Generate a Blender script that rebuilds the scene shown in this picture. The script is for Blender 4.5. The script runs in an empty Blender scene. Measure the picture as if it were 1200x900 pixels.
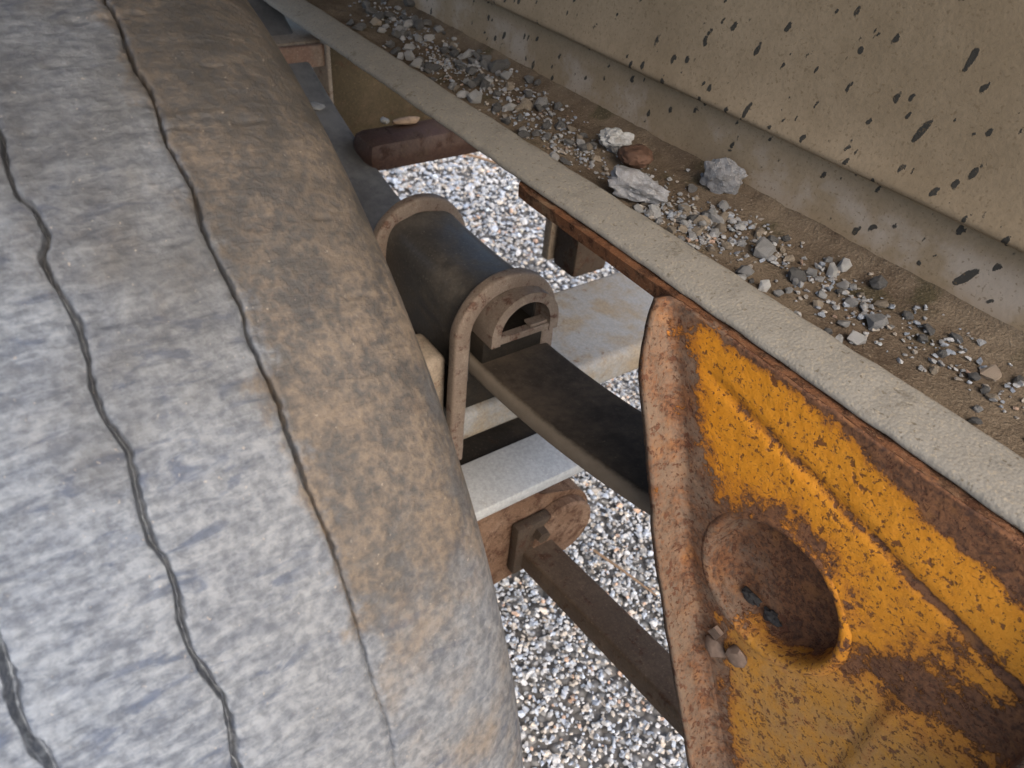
import bpy, bmesh, math, random
import numpy as np
from mathutils import Vector, Matrix, noise as mnoise

random.seed(7)
rng = np.random.default_rng(7)
scene = bpy.context.scene
COL = scene.collection

# ------------------------------------------------------------------ camera
cam = bpy.data.cameras.new("camera")
cam_o = bpy.data.objects.new("camera", cam)
COL.objects.link(cam_o)
right = Vector((0.56615622, 0.82006157, 0.08346342))
down = Vector((0.56410245, -0.3116234, -0.76464324))
fwd = Vector((-0.60104538, 0.47998945, -0.63902627))
M3 = Matrix((right, -down, -fwd)).transposed()
cam_o.matrix_world = Matrix.Translation((0, 0, 1.1)) @ M3.to_4x4()
cam.sensor_width = 36.0
cam.lens = 877.96 / 1200 * 36.0
cam.clip_start = 0.01
cam.clip_end = 2000
cam.dof.use_dof = True
cam.dof.focus_distance = 0.52
cam.dof.aperture_fstop = 14.0
scene.camera = cam_o

# ------------------------------------------------------------------ light
SUN_EL, SUN_AZ = math.radians(42), math.radians(-6)     # direction towards the sun, azimuth from +x
world = bpy.data.worlds.new("World")
scene.world = world
world.use_nodes = True
wn = world.node_tree.nodes
bg = wn.get("Background") or wn.new("ShaderNodeBackground")
sky = wn.new("ShaderNodeTexSky")
sky.sky_type = 'NISHITA'
sky.sun_disc = False
sky.sun_elevation = SUN_EL
sky.sun_rotation = math.pi / 2 - SUN_AZ
sky.dust_density = 3.5
sky.air_density = 1.0
world.node_tree.links.new(sky.outputs[0], bg.inputs[0])
bg.inputs[1].default_value = 0.15
sun = bpy.data.lights.new("sun", 'SUN')
sun.energy = 1.3
sun.angle = math.radians(60)
sun.color = (1.0, 0.94, 0.85)
sun_o = bpy.data.objects.new("sun", sun)
COL.objects.link(sun_o)
sd = Vector((math.cos(SUN_EL) * math.cos(SUN_AZ), math.cos(SUN_EL) * math.sin(SUN_AZ), math.sin(SUN_EL)))
sun_o.rotation_euler = sd.to_track_quat('Z', 'Y').to_euler()
sun_o.location = sd * 10
scene.view_settings.view_transform = 'Standard'
scene.view_settings.look = 'None'
scene.view_settings.exposure = 1.2
scene.view_settings.gamma = 1.0

# ------------------------------------------------------------------ node helper
class B:
    def __init__(s, name):
        s.m = bpy.data.materials.new(name)
        s.m.use_nodes = True
        s.t = s.m.node_tree
        s.b = s.t.nodes.get("Principled BSDF")
        tc = s.t.nodes.new("ShaderNodeTexCoord")
        s.co = tc.outputs["Object"]
    def node(s, ty, **props):
        n = s.t.nodes.new(ty)
        for k, v in props.items():
            setattr(n, k, v)
        return n
    def put(s, sock, v):
        if isinstance(v, bpy.types.NodeSocket):
            s.t.links.new(v, sock)
        elif isinstance(v, (tuple, list)) and len(v) == 3 and sock.type == 'RGBA':
            sock.default_value = (*v, 1)
        else:
            sock.default_value = v
    def scale(s, v, off=(0, 0, 0), rot=(0, 0, 0)):
        n = s.node("ShaderNodeMapping")
        s.put(n.inputs[0], s.co)
        n.inputs["Scale"].default_value = v
        n.inputs["Location"].default_value = off
        n.inputs["Rotation"].default_value = rot
        return n.outputs[0]
    def noise(s, sc, det=5, ro=0.6, vec=None, dist=0.0, out=0):
        n = s.node("ShaderNodeTexNoise")
        s.put(n.inputs["Vector"], vec if vec is not None else s.co)
        n.inputs["Scale"].default_value = sc
        n.inputs["Detail"].default_value = det
        n.inputs["Roughness"].default_value = ro
        n.inputs["Distortion"].default_value = dist
        return n.outputs[out]
    def vor(s, sc, vec=None, rnd=1.0):
        n = s.node("ShaderNodeTexVoronoi")
        s.put(n.inputs["Vector"], vec if vec is not None else s.co)
        n.inputs["Scale"].default_value = sc
        n.inputs["Randomness"].default_value = rnd
        return n.outputs["Distance"], n.outputs["Color"]
    def math(s, op, a, b=0.0, c=None):
        n = s.node("ShaderNodeMath", operation=op)
        s.put(n.inputs[0], a)
        s.put(n.inputs[1], b)
        if c is not None:
            s.put(n.inputs[2], c)
        return n.outputs[0]
    def add(s, *a):
        r = a[0]
        for q in a[1:]:
            r = s.math('ADD', r, q)
        return r
    def mul(s, a, b):
        return s.math('MULTIPLY', a, b)
    def ramp(s, f, a, b, lo=0.0, hi=1.0, smooth=True):
        n = s.node("ShaderNodeMapRange")
        n.interpolation_type = 'SMOOTHSTEP' if smooth else 'LINEAR'
        n.clamp = True
        s.put(n.inputs[0], f)
        if a > b:
            a, b, lo, hi = b, a, hi, lo
        for i, v in enumerate((a, b, lo, hi)):
            n.inputs[i + 1].default_value = v
        return n.outputs[0]
    def mix(s, f, A, Bc, mode='MIX'):
        n = s.node("ShaderNodeMix", data_type='RGBA', blend_type=mode)
        s.put(n.inputs[0], f)
        s.put(n.inputs[6], A)
        s.put(n.inputs[7], Bc)
        return n.outputs[2]
    def sep(s, v=None):
        n = s.node("ShaderNodeSeparateXYZ")
        s.put(n.inputs[0], v if v is not None else s.co)
        return n.outputs[0], n.outputs[1], n.outputs[2]
    def comb(s, x, y, z):
        n = s.node("ShaderNodeCombineXYZ")
        for i, v in enumerate((x, y, z)):
            s.put(n.inputs[i], v)
        return n.outputs[0]
    def out(s, col, rough=0.8, h=None, hd=0.001, spec=0.3, metal=0.0, hs=1.0):
        s.put(s.b.inputs["Base Color"], col)
        s.put(s.b.inputs["Roughness"], rough)
        s.put(s.b.inputs["Specular IOR Level"], spec)
        s.put(s.b.inputs["Metallic"], metal)
        if h is not None:
            n = s.node("ShaderNodeBump")
            n.inputs["Strength"].default_value = hs
            n.inputs["Distance"].default_value = hd
            s.put(n.inputs["Height"], h)
            s.t.links.new(n.outputs[0], s.b.inputs["Normal"])
        return s.m

# ------------------------------------------------------------------ materials
def grimy(name, base, dust, rust, dust_amt=0.5, rust_amt=0.3, rough=0.75, spec=0.3, sc=1.0, bump=0.0006, seed=0.0, metal=0.0):
    """steel with a base coat, blotches of dust and specks of rust"""
    k = B(name)
    v = k.scale((1, 1, 1), off=(seed, seed * .7, seed * 1.3))
    n1 = k.noise(14 * sc, 7, .65, v, .4)
    n2 = k.noise(60 * sc, 6, .7, v)
    n3 = k.noise(260 * sc, 3, .6, v)
    dm = k.ramp(k.add(n1, k.mul(n2, .5)), .88 - dust_amt * .5, 1.22 - dust_amt * .5)
    c = k.mix(dm, base, dust)
    rm = k.ramp(k.add(k.noise(30 * sc, 9, .75, v, .4), k.mul(n2, .55)), .98 - rust_amt * .45, 1.16 - rust_amt * .45, 0, .85)
    c = k.mix(rm, c, k.mix(n3, rust, tuple(q * .45 for q in rust)))
    c = k.mix(k.ramp(n3, .3, .7, 0, .45), c, k.mix(.5, c, (0, 0, 0), 'MULTIPLY'))
    c = k.mix(k.ramp(k.noise(420 * sc, 2, .5, v), .62, .72, 0, .5), c, tuple(min(1, q * 1.5) for q in dust))
    h = k.add(k.mul(n2, .6), k.mul(n3, .5), k.mul(rm, .5))
    return k.out(c, k.ramp(k.add(dm, rm), 0, 1, rough - .22, rough + .1), h, bump, spec, metal)

MAT = {}
MAT['black_steel'] = grimy('black_painted_steel', (.060, .054, .048), (.120, .102, .082), (.08, .05, .035), .5, .08, .62, .3, bump=.0003, seed=3)
MAT['leaf_steel'] = grimy('leaf_steel', (.048, .036, .025), (.105, .077, .050), (.09, .05, .03), .40, .15, .9, .10, bump=.0003, seed=5)
def m_leaf():
    k = B('leaf_spring_steel')
    x, y, z = k.sep()
    n1 = k.noise(18, 6, .65); n2 = k.noise(80, 5, .7); n3 = k.noise(300, 3, .6)
    c = k.mix(k.ramp(k.add(n1, k.mul(n2, .5)), .55, 1.0), (.034, .026, .019), (.085, .062, .042))
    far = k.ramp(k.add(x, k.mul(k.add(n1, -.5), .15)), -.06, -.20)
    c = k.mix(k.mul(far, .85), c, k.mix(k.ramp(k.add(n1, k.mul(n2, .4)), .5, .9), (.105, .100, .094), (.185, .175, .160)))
    worn = k.ramp(k.add(y, k.mul(k.add(n2, -.5), .008)), -.0385, -.0435)  # side light painted onto the outboard edge as paler colour, not wear
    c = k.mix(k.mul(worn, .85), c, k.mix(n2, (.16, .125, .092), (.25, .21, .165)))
    c = k.mix(k.ramp(n3, .62, .75, 0, .4), c, (.16, .12, .08))
    return k.out(c, .85, k.add(n2, k.mul(n3, .5)), .0005, .12)
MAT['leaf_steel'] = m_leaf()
MAT['rust_bolt'] = grimy('rusted_bolt_steel', (.185, .138, .105), (.25, .195, .15), (.13, .058, .038), .5, .42, .8, .25, 1.8, seed=7)
MAT['rust_brown'] = grimy('brown_rust', (.15, .085, .05), (.23, .15, .10), (.10, .045, .025), .45, .55, .85, .2, 1.5, .0009, seed=9)
MAT['dark_rust'] = grimy('dark_rust', (.060, .042, .029), (.115, .082, .055), (.08, .038, .022), .4, .45, .85, .2, 1.2, .0008, seed=11)
MAT['red_rust'] = grimy('red_oxide_paint', (.075, .040, .028), (.09, .058, .038), (.06, .028, .018), .35, .4, .75, .3, 1.0, seed=13)
MAT['axle_paint'] = grimy('weathered_axle_paint', (.29, .28, .26), (.28, .22, .15), (.20, .10, .05), .55, .24, .75, .3, 1.2, .0006, seed=15)
MAT['grey_plate'] = grimy('bare_grey_plate', (.42, .42, .41), (.40, .37, .33), (.25, .15, .09), .3, .05, .6, .4, 1.0, .0002, seed=17)
MAT['tan_beam'] = grimy('tan_dusty_beam', (.30, .235, .17), (.36, .29, .22), (.24, .12, .07), .5, .35, .85, .2, 1.0, seed=19)
MAT['olive_beam'] = grimy('olive_brown_beam', (.085, .062, .032), (.15, .105, .062), (.14, .06, .03), .3, .25, .8, .25, 1.0, seed=21)
MAT['deck_wood'] = grimy('deck_steel', (.10, .095, .085), (.16, .14, .11), (.12, .07, .04), .4, .3, .85, .2, seed=23)
MAT['rim_steel'] = grimy('rim_steel', (.30, .29, .27), (.25, .2, .15), (.2, .1, .05), .4, .3, .6, .4, seed=25)

def m_tyre():
    k = B('worn_tyre_rubber')
    x, y, z = k.sep()
    n_big = k.noise(9, 6, .6)
    n_mid = k.noise(40, 6, .65)
    n_fine = k.noise(230, 4, .65)
    v = k.scale((210, 62, 210))
    streak = k.noise(1.0, 6, .68, v, .5)                   # scuffs running across the tread
    c = k.mix(k.ramp(k.add(k.mul(k.add(streak, -.5), k.ramp(y, .07, -.06, .55, 1.15)), .4, k.mul(n_fine, .35), k.mul(n_mid, .25)), .46, .92), (.070, .078, .096), (.212, .218, .224))
    dark = k.ramp(k.noise(1.0, 4, .6, k.scale((105, 36, 105), off=(3, 8, 1)), .8), .54, .66, 0, .8)
    dark = k.mul(dark, k.ramp(k.noise(26, 4, .6, k.scale((1, 1, 1), off=(8, 8, 8))), .36, .60, .15, 1))
    c = k.mix(dark, c, (.054, .067, .098))
    sky_tint = k.ramp(k.add(y, k.mul(k.add(n_big, -.5), .06)), .05, -.05, 0, .55)  # bluish sky reflection painted into the outboard side of the rubber
    c = k.mix(sky_tint, c, k.mix(1.0, c, (.86, 1.0, 1.20), 'MULTIPLY'))
    # tan road mud on the inner rib and near the crown
    mud = k.add(k.mul(k.ramp(k.add(y, k.mul(k.add(n_mid, -.5), .04)), .044, .068, 0, .74), k.ramp(z, .02, .34, .72, 1)), k.ramp(z, .19, .40, -.10, .42), k.mul(k.add(n_big, -.5), 1.3), k.mul(k.add(n_mid, -.5), .8))
    mudm = k.ramp(mud, .38, .95)
    mudc = k.mix(k.ramp(k.add(n_mid, k.mul(n_fine, .6)), .62, 1.0), (.044, .035, .026), (.142, .102, .066))
    c = k.mix(k.mul(mudm, .85), c, mudc)
    crown_dark = k.ramp(k.add(k.ramp(z, .24, .46, 0, .5), k.noise(16, 5, .6, k.scale((1, 1, 1), off=(5, 2, 9)))), .62, 1.1, 0, .7)  # darker towards the crown, broken up by noise
    c = k.mix(crown_dark, c, (.042, .037, .031))
    gr = k.ramp(k.noise(420, 2, .5), .70, .78, 0, .45)
    c = k.mix(gr, c, (.40, .34, .27))
    h = k.add(k.mul(n_fine, .55), k.mul(streak, .5), k.mul(n_mid, .5))
    c = k.mix(k.ramp(n_fine, .36, .60, .28, 0), c, (.045, .047, .052))
    return k.out(c, k.ramp(n_mid, .3, .7, .60, .82), h, .0017, .4)
MAT['tyre'] = m_tyre()

HB = (-.12, .336, .40)      # base of the hanger bracket
def m_hanger():
    k = B('yellow_paint_over_rust')
    x, y, z = k.sep()
    X = k.add(x, HB[0]); Z = k.add(z, HB[2])
    n1 = k.noise(30, 11, .78, None, .3)
    n2 = k.noise(120, 7, .78)
    n3 = k.noise(330, 3, .6)
    wob = k.mul(k.add(k.noise(30, 5, .6, k.scale((1, 1, 1), off=(4, 4, 4))), -.5), .030)
    top = k.ramp(k.add(Z, wob, k.mul(k.math('MAXIMUM', k.add(X, .15), 0.0), .20)), .824, .850, 0, .66)
    xl = k.add(X, k.mul(Z, .47), .261 - .387)             # distance along x from the left fold
    left = k.ramp(k.add(xl, wob), .046, .004, 0, .54)
    dx = k.add(X, .125); dz = k.add(Z, -.69)
    r = k.math('SQRT', k.add(k.mul(dx, dx), k.mul(dz, dz)))
    upl = k.ramp(k.add(k.mul(dx, -.7), k.mul(dz, .7)), -.05, .06, .18, 1.0)
    ring = k.mul(k.ramp(k.add(r, wob), .092, .056, 0, .40), upl)
    dish = k.ramp(r, .052, .046, 0, .50)
    dl = k.math('ABSOLUTE', k.add(Z, k.mul(X, .167), -.7707, k.mul(wob, .45)))
    diag = k.mul(k.ramp(dl, .0065, .0015, 0, .34), k.ramp(X, -.225, -.19))
    low = k.mul(k.mul(k.ramp(X, -.085, -.020, 0, .22), k.ramp(Z, .80, .755)), k.ramp(Z, .665, .715, .25, 1))
    band2 = k.mul(k.ramp(k.math('ABSOLUTE', k.add(Z, k.mul(X, -.55), -.735, wob)), .030, .006, 0, .26), k.ramp(X, -.085, -.06))
    bias = k.add(top, left, ring, dish, diag, low, band2)
    clear = k.mul(k.ramp(k.math('ABSOLUTE', k.add(Z, k.mul(X, .12), -.795)), .032, .010, 0, -.10), 1.0)
    f = k.add(k.mul(k.add(n1, -.5), 1.35), k.mul(k.add(n2, -.5), .80), .675, bias, clear)
    sp1 = k.noise(115, 5, .72, k.scale((1, 1, 1), off=(1, 8, 2)))
    sp2 = k.noise(46, 7, .75, k.scale((1, 1, 1), off=(9, 2, 5)))
    f = k.add(f, k.ramp(sp1, .54, .70, 0, .26), k.ramp(sp2, .55, .72, 0, .24))
    rust = k.ramp(f, .95, 1.05)
    edge = k.ramp(f, .74, .99)
    spots_d, spots_c = k.vor(170)
    spots_d = k.add(spots_d, k.mul(k.add(n3, -.5), .5), k.mul(k.add(n2, -.5), .5))
    sc_r, sc_g, sc_b = k.sep(spots_c)
    spot = k.math('MULTIPLY', k.ramp(spots_d, .34, .24), k.ramp(sc_r, .66, .70))
    d2, c2 = k.vor(75, k.scale((1, 1, 1), off=(2, 2, 2)))
    r2, _, _ = k.sep(c2)
    spot2 = k.math('MULTIPLY', k.ramp(k.add(d2, k.mul(k.add(n2, -.5), .9), k.mul(k.add(n3, -.5), .5)), .28, .18), k.ramp(r2, .70, .74))
    spot = k.mul(k.math('MAXIMUM', spot, spot2), 0.0)
    for sc_, lo_, hi_, of_ in ((260, .575, .64, 1), (130, .60, .66, 4), (75, .605, .66, 7), (42, .625, .67, 11)):
        spot = k.math('MAXIMUM', spot, k.ramp(k.noise(sc_, 4, .68, k.scale((1, 1, 1), off=(of_, of_ * 2, of_))), lo_, hi_))
    # paint: bright high on the plate, chalky and faded lower down
    fade = k.ramp(k.add(Z, k.mul(k.add(n1, -.5), .10), k.mul(X, -.25)), .735, .655)
    paint = k.mix(k.ramp(n2, .3, .7), (.60, .222, .012), (.68, .275, .022))
    paint = k.mix(fade, paint, k.mix(k.ramp(k.add(n1, k.mul(n2, .4)), .55, .85), (.46, .205, .026), (.34, .195, .070)))
    grey = k.mul(k.ramp(xl, .075, .03, 0, 1), k.ramp(n1, .42, .60))
    rustc = k.mix(k.ramp(k.add(n2, k.mul(n3, .6)), .58, 1.0), (.060, .030, .019), (.205, .090, .040))
    rustc = k.mix(k.ramp(k.noise(48, 5, .6, k.scale((1, 1, 1), off=(7, 1, 3))), .52, .70, 0, .55), rustc, (.30, .130, .040))
    rustc = k.mix(k.mul(grey, .6), rustc, (.19, .145, .105))
    flange = k.mul(k.ramp(k.add(y, k.mul(k.add(n1, -.5), .03)), -.006, -.016), k.ramp(n2, .62, .42, .25, 1))
    rustc = k.mix(k.mul(flange, k.ramp(k.add(n1, k.mul(n2, .3)), .45, .75)), rustc, (.150, .105, .072))
    c = k.mix(k.mul(edge, .75), paint, (.34, .115, .018))
    c = k.mix(rust, c, rustc)
    c = k.mix(k.mul(spot, .85), c, (.095, .036, .018))
    spx = k.ramp(k.noise(210, 4, .7, k.scale((1, 1, 1), off=(3, 9, 4))), .58, .68)
    c = k.mix(k.mul(spx, k.ramp(sp1, .42, .58, .25, .9)), c, (.15, .055, .020))
    h = k.add(k.mul(rust, -.5), k.mul(n2, .5), k.mul(n3, .55), k.mul(spot, -.4))
    return k.out(c, k.ramp(rust, 0, 1, .55, .9), h, .0011, .35)
MAT['hanger'] = m_hanger()

def m_web():
    k = B('splattered_beige_paint')
    n1 = k.noise(7, 6, .6)
    n2 = k.noise(70, 5, .65)
    n3 = k.noise(300, 3, .6)
    c = k.mix(k.ramp(k.add(n1, k.mul(n2, .3)), .45, .85), (.205, .152, .094), (.275, .210, .138))
    c = k.mix(k.ramp(n3, .4, .75, 0, .4), c, (.165, .125, .080))
    x, y, z = k.sep()
    low = k.ramp(z, .052, .034)
    c = k.mix(k.mul(low, k.ramp(k.noise(22, 5, .6), .42, .62, 0, .7)), c, (.35, .30, .25))
    c = k.mix(k.mul(k.ramp(z, .028, .0), k.ramp(n1, .35, .6, .3, .8)), c, (.20, .135, .075))
    # tar flecks thrown up by the wheels, drawn out up and down
    wob = k.noise(150, 3, .6, None, 0, 1)
    def flecks(sc, thr, rmax, st, seed):
        vv = k.comb(k.add(x, k.mul(z, -.30), seed), seed, k.mul(z, st))
        vm = k.node("ShaderNodeMix", data_type='VECTOR')
        vm.inputs[0].default_value = .0055
        k.put(vm.inputs[4], vv); k.put(vm.inputs[5], wob)
        d, cc = k.vor(sc, vm.outputs[1])
        r, g, b = k.sep(cc)
        rad = k.mul(k.ramp(r, thr, 1.0, 0.0, 1.0), rmax)
        on = k.math('GREATER_THAN', r, thr)
        return k.mul(k.ramp(k.add(k.math('SUBTRACT', d, rad), k.mul(k.add(n3, -.5), .30), k.mul(k.add(n2, -.5), .20)), .05, -.03), on)
    fl = k.math('MAXIMUM', flecks(80, .94, .18, .50, 1.1), flecks(120, .86, .22, .62, 5.7))
    fl = k.math('MAXIMUM', fl, flecks(150, .70, .34, .6, 9.2))
    wv = k.add(k.mul(k.add(n2, -.5), 2.6), k.mul(k.add(n3, -.5), 1.8))
    for x0, z0, a_, b_, sl_ in ((-.215, .99, .0024, .0095, .1), (-.224, .944, .0028, .0095, .35), (-.161, .872, .0034, .011, .55), (-.284, .975, .0024, .0030, 0), (-.362, .953, .0022, .0045, .3),
                                (-.184, .933, .0024, .0055, .2), (-.401, .903, .0026, .006, .2), (-.31, .955, .0013, .0035, .3), (-.145, .95, .0024, .003, 0), (-.24, .905, .0018, .003, .2)):
        dz = k.add(z, .845 - z0)
        dx = k.add(x, k.mul(dz, -sl_), -x0)
        qa = k.mul(dx, 1.15 / a_); qb = k.mul(dz, 1.25 / b_)
        fl = k.math('MAXIMUM', fl, k.ramp(k.add(k.mul(qa, qa), k.mul(qb, qb), wv), 1.15, .75))
    c = k.mix(k.mul(fl, .93), c, (.022, .022, .020))
    br = k.ramp(k.noise(420, 2, .5), .60, .70, 0, .55)
    c = k.mix(br, c, (.13, .09, .05))
    h = k.add(k.mul(n2, .4), k.mul(n3, .6), k.mul(fl, .6))
    return k.out(c, .72, h, .0005, .3)
MAT['web'] = m_web()

def m_strip():
    k = B('dust_caked_steel_edge')
    x, y, z = k.sep()
    n1 = k.noise(18, 8, .68); n2 = k.noise(90, 6, .7); n3 = k.noise(420, 4, .7)
    c = k.mix(k.ramp(k.add(n1, k.mul(n2, .4)), .5, .9), (.130, .100, .066), (.200, .160, .110))
    far = k.ramp(k.add(x, k.mul(n1, .3)), .55, .25)         # barer, greyer steel along the far part
    c = k.mix(k.mul(far, .8), c, k.mix(n2, (.19, .178, .155), (.26, .245, .215)))
    c = k.mix(k.ramp(n3, .52, .68, 0, .8), c, (.30, .255, .19))
    c = k.mix(k.ramp(k.noise(300, 3, .6, k.scale((1, 1, 1), off=(3, 3, 3))), .60, .70, 0, .7), c, (.09, .07, .045))
    c = k.mix(k.ramp(k.noise(45, 7, .75, k.scale((1, 1, 1), off=(9, 3, 3))), .56, .70, 0, .6), c, (.085, .066, .044))
    gd, gc = k.vor(520)
    h = k.add(k.mul(n2, .8), k.mul(n3, .4), k.mul(gd, -.5))
    return k.out(c, .9, h, .0006, .2)
MAT['strip'] = m_strip()

def m_dirt():
    k = B('packed_brown_dirt')
    n1 = k.noise(11, 6, .6); n2 = k.noise(80, 6, .7); n3 = k.noise(500, 3, .6)
    c = k.mix(k.ramp(k.add(n1, k.mul(n2, .45)), .5, .92), (.075, .053, .036), (.150, .115, .080))
    moss = k.ramp(k.noise(17, 5, .6, k.scale((1, 1, 1), off=(6, 1, 0))), .56, .68, 0, .7)
    c = k.mix(moss, c, (.045, .040, .020))
    c = k.mix(k.ramp(n3, .55, .7, 0, .5), c, (.22, .18, .13))
    return k.out(c, .95, k.add(k.mul(n2, .8), n3), .0018, .1)
MAT['dirt'] = m_dirt()

def m_stone(name, attr):
    k = B(name)
    if attr:
        a = k.node("ShaderNodeAttribute", attribute_name='tint')
        base = a.outputs["Color"]
    else:
        oi = k.node("ShaderNodeObjectInfo")
        base = oi.outputs["Color"]
    n2 = k.noise(190, 5, .7); n3 = k.noise(700, 3, .6)
    c = k.mix(k.ramp(n2, .35, .7, 0, .55), base, k.mix(1.0, base, (.42, .36, .30), 'MULTIPLY'))
    c = k.mix(k.ramp(n3, .6, .75, 0, .5), c, (.55, .53, .50))
    return k.out(c, .85, k.add(n2, n3), .0009, .3)
MAT['stone'] = m_stone('crushed_stone', False)
MAT['gravel'] = m_stone('gravel_stone', True)

def m_ground():
    k = B('gravel_bed')
    d, cc = k.vor(75)
    r, g, b = k.sep(cc)
    n = k.noise(2.2, 5, .6)
    c = k.mix(r, (.10, .10, .10), (.46, .45, .43))
    c = k.mix(k.ramp(d, .3, .65), c, (.12, .115, .11))
    c = k.mix(k.ramp(n, .35, .65, 0, .4), c, (.16, .14, .12))
    return k.out(c, .9, k.math('SUBTRACT', 1.0, d), .008, .2)
MAT['ground'] = m_ground()

def plain(name, c, rough=.8):
    k = B(name)
    n = k.noise(120, 5, .65)
    return k.out(k.mix(k.ramp(n, .3, .7), tuple(q * .6 for q in c), c), rough, n, .0006, .25)
MAT['twig'] = plain('dry_twig', (.36, .24, .15))
MAT['flake'] = plain('rust_flake', (.20, .14, .105))
MAT['chip'] = plain('pale_chip', (.42, .39, .34))
MAT['rubber_lump'] = plain('dark_mud_lump', (.045, .042, .040))
MAT['rust_scale'] = plain('rust_scale', (.10, .055, .036))
MAT['rust_scale2'] = grimy('flaking_rust_lip', (.15, .066, .032), (.21, .14, .085), (.075, .032, .018), .35, .5, .9, .15, 2.0, .0018, seed=31)
MAT['gap_shade'] = grimy('near_black_gap_shade', (.022, .018, .014), (.045, .034, .024), (.04, .025, .016), .4, .2, .8, .15, seed=41)  # shade of the gaps under the spring, painted as near-black
MAT['rod_rust'] = grimy('rod_rust', (.085, .056, .036), (.15, .105, .07), (.09, .042, .024), .4, .4, .85, .2, 1.3, .0008, seed=12)
MAT['red_tan'] = grimy('reddish_dusty_beam', (.27, .16, .11), (.33, .26, .19), (.22, .10, .06), .45, .35, .85, .2, 1.0, seed=33)
DECK = (-7.0, .05, -.26)  # x ends and outer edge of the unseen deck, set for its shade

# ------------------------------------------------------------------ object helpers
WORLD = {}          # object name -> base point in the world
def tag(o, label=None, cat=None, group=None, kind=None):
    if label: o['label'] = label
    if cat: o['category'] = cat
    if group: o['group'] = group
    if kind: o['kind'] = kind
    return o
def thing(name, base, label, cat, group=None):
    o = bpy.data.objects.new(name, None)
    o.empty_display_size = .05
    COL.objects.link(o)
    o.location = base
    WORLD[o.name] = Vector(base)
    return tag(o, label, cat, group)
def mesh_np(name, V, F, mat, smooth=True):
    """V (n,3); F (m,k) all faces of one size"""
    V = np.asarray(V, np.float32); F = np.asarray(F, np.int32)
    me = bpy.data.meshes.new(name)
    me.vertices.add(len(V)); me.vertices.foreach_set("co", V.ravel())
    k = F.shape[1]
    me.loops.add(F.size); me.loops.foreach_set("vertex_index", F.ravel())
    me.polygons.add(len(F)); me.polygons.foreach_set("loop_start", np.arange(0, F.size, k, dtype=np.int32))
    me.polygons.foreach_set("use_smooth", np.full(len(F), smooth))
    me.update(calc_edges=True)
    if mat: me.materials.append(mat)
    return me
def link(name, me, parent=None, base=None):
    o = bpy.data.objects.new(name, me)
    COL.objects.link(o)
    if parent is not None:
        o.parent = parent
        base = WORLD[parent.name]
    elif base is not None:
        o.location = base
    base = Vector(base or (0, 0, 0))
    WORLD[o.name] = base
    if base.length: me.transform(Matrix.Translation(-base))
    return o
def bm_obj(name, bm, mat, parent=None, base=None, smooth=True, angle=35):
    bmesh.ops.recalc_face_normals(bm, faces=bm.faces)
    me = bpy.data.meshes.new(name)
    bm.to_mesh(me); bm.free()
    me.materials.append(mat)
    for p in me.polygons: p.use_smooth = smooth
    if smooth and hasattr(me, 'set_sharp_from_angle'): me.set_sharp_from_angle(angle=math.radians(angle))
    return link(name, me, parent, base)
def box_bm(x0, x1, y0, y1, z0, z1, bev=.003, seg=2, bm=None):
    bm = bm or bmesh.new()
    vs = [bm.verts.new((x, y, z)) for x in (x0, x1) for y in (y0, y1) for z in (z0, z1)]
    idx = [(0, 1, 3, 2), (4, 6, 7, 5), (0, 4, 5, 1), (2, 3, 7, 6), (0, 2, 6, 4), (1, 5, 7, 3)]
    fs = [bm.faces.new([vs[i] for i in f]) for f in idx]
    if bev:
        es = {e for f in fs for e in f.edges}
        bmesh.ops.bevel(bm, geom=list(es), offset=bev, segments=seg, profile=.5, affect='EDGES')
    return bm
def sweep(sections, close_ring=True, caps=True):
    """sections: list of rings (lists of points) -> bmesh"""
    bm = bmesh.new()
    R_ = [[bm.verts.new(p) for p in s] for s in sections]
    n = len(R_[0])
    for a, b in zip(R_[:-1], R_[1:]):
        for i in range(n if close_ring else n - 1):
            j = (i + 1) % n
            bm.faces.new((a[i], a[j], b[j], b[i]))
    if caps and close_ring:
        bm.faces.new(R_[0][::-1]); bm.faces.new(R_[-1])
    return bm
def rrect(w, h, r, seg=4):
    """rounded rectangle, centred, as 2d points"""
    pts = []
    for cx, cy, a0 in ((w/2-r, h/2-r, 0), (-w/2+r, h/2-r, 90), (-w/2+r, -h/2+r, 180), (w/2-r, -h/2+r, 270)):
        for i in range(seg + 1):
            a = math.radians(a0 + 90 * i / seg)
            pts.append((cx + r * math.cos(a), cy + r * math.sin(a)))
    return pts
def rough_up(bm, amp, sc, seed=0):
    for v in bm.verts:
        p = v.co * sc + Vector((seed, seed * 2, seed * 3))
        v.co += amp * mnoise.noise_vector(p)
def vnoise(P, seed=0):
    """value noise on (n,d) points, d = 2 or 3, vectorised"""
    P = np.asarray(P, float)
    i = np.floor(P).astype(np.int64); fr = P - i
    fr = fr * fr * (3 - 2 * fr)
    d = P.shape[1]
    out = np.zeros(len(P))
    pr = np.array([73856093, 19349663, 83492791][:d], dtype=np.int64)
    for c in range(2 ** d):
        o = np.array([(c >> b) & 1 for b in range(d)])
        h = ((i + o) * pr).sum(1) + seed * 2654435761
        h = (h ^ (h >> 13)) * 1274126177 & 0xffffffff
        h = (h ^ (h >> 16)) * 2246822519 & 0xffffffff
        h = (h ^ (h >> 15)) & 0xffffff
        w = np.prod(np.where(o, fr, 1 - fr), axis=1)
        out += w * (h / float(0xffffff))
    return out
def fbm(P, oct=4, seed=0):
    r = np.zeros(len(P)); a = .5
    for k in range(oct):
        r += a * (vnoise(np.asarray(P) * 2 ** k, seed + k * 17) - .5) * 2; a *= .5
    return r
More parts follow.
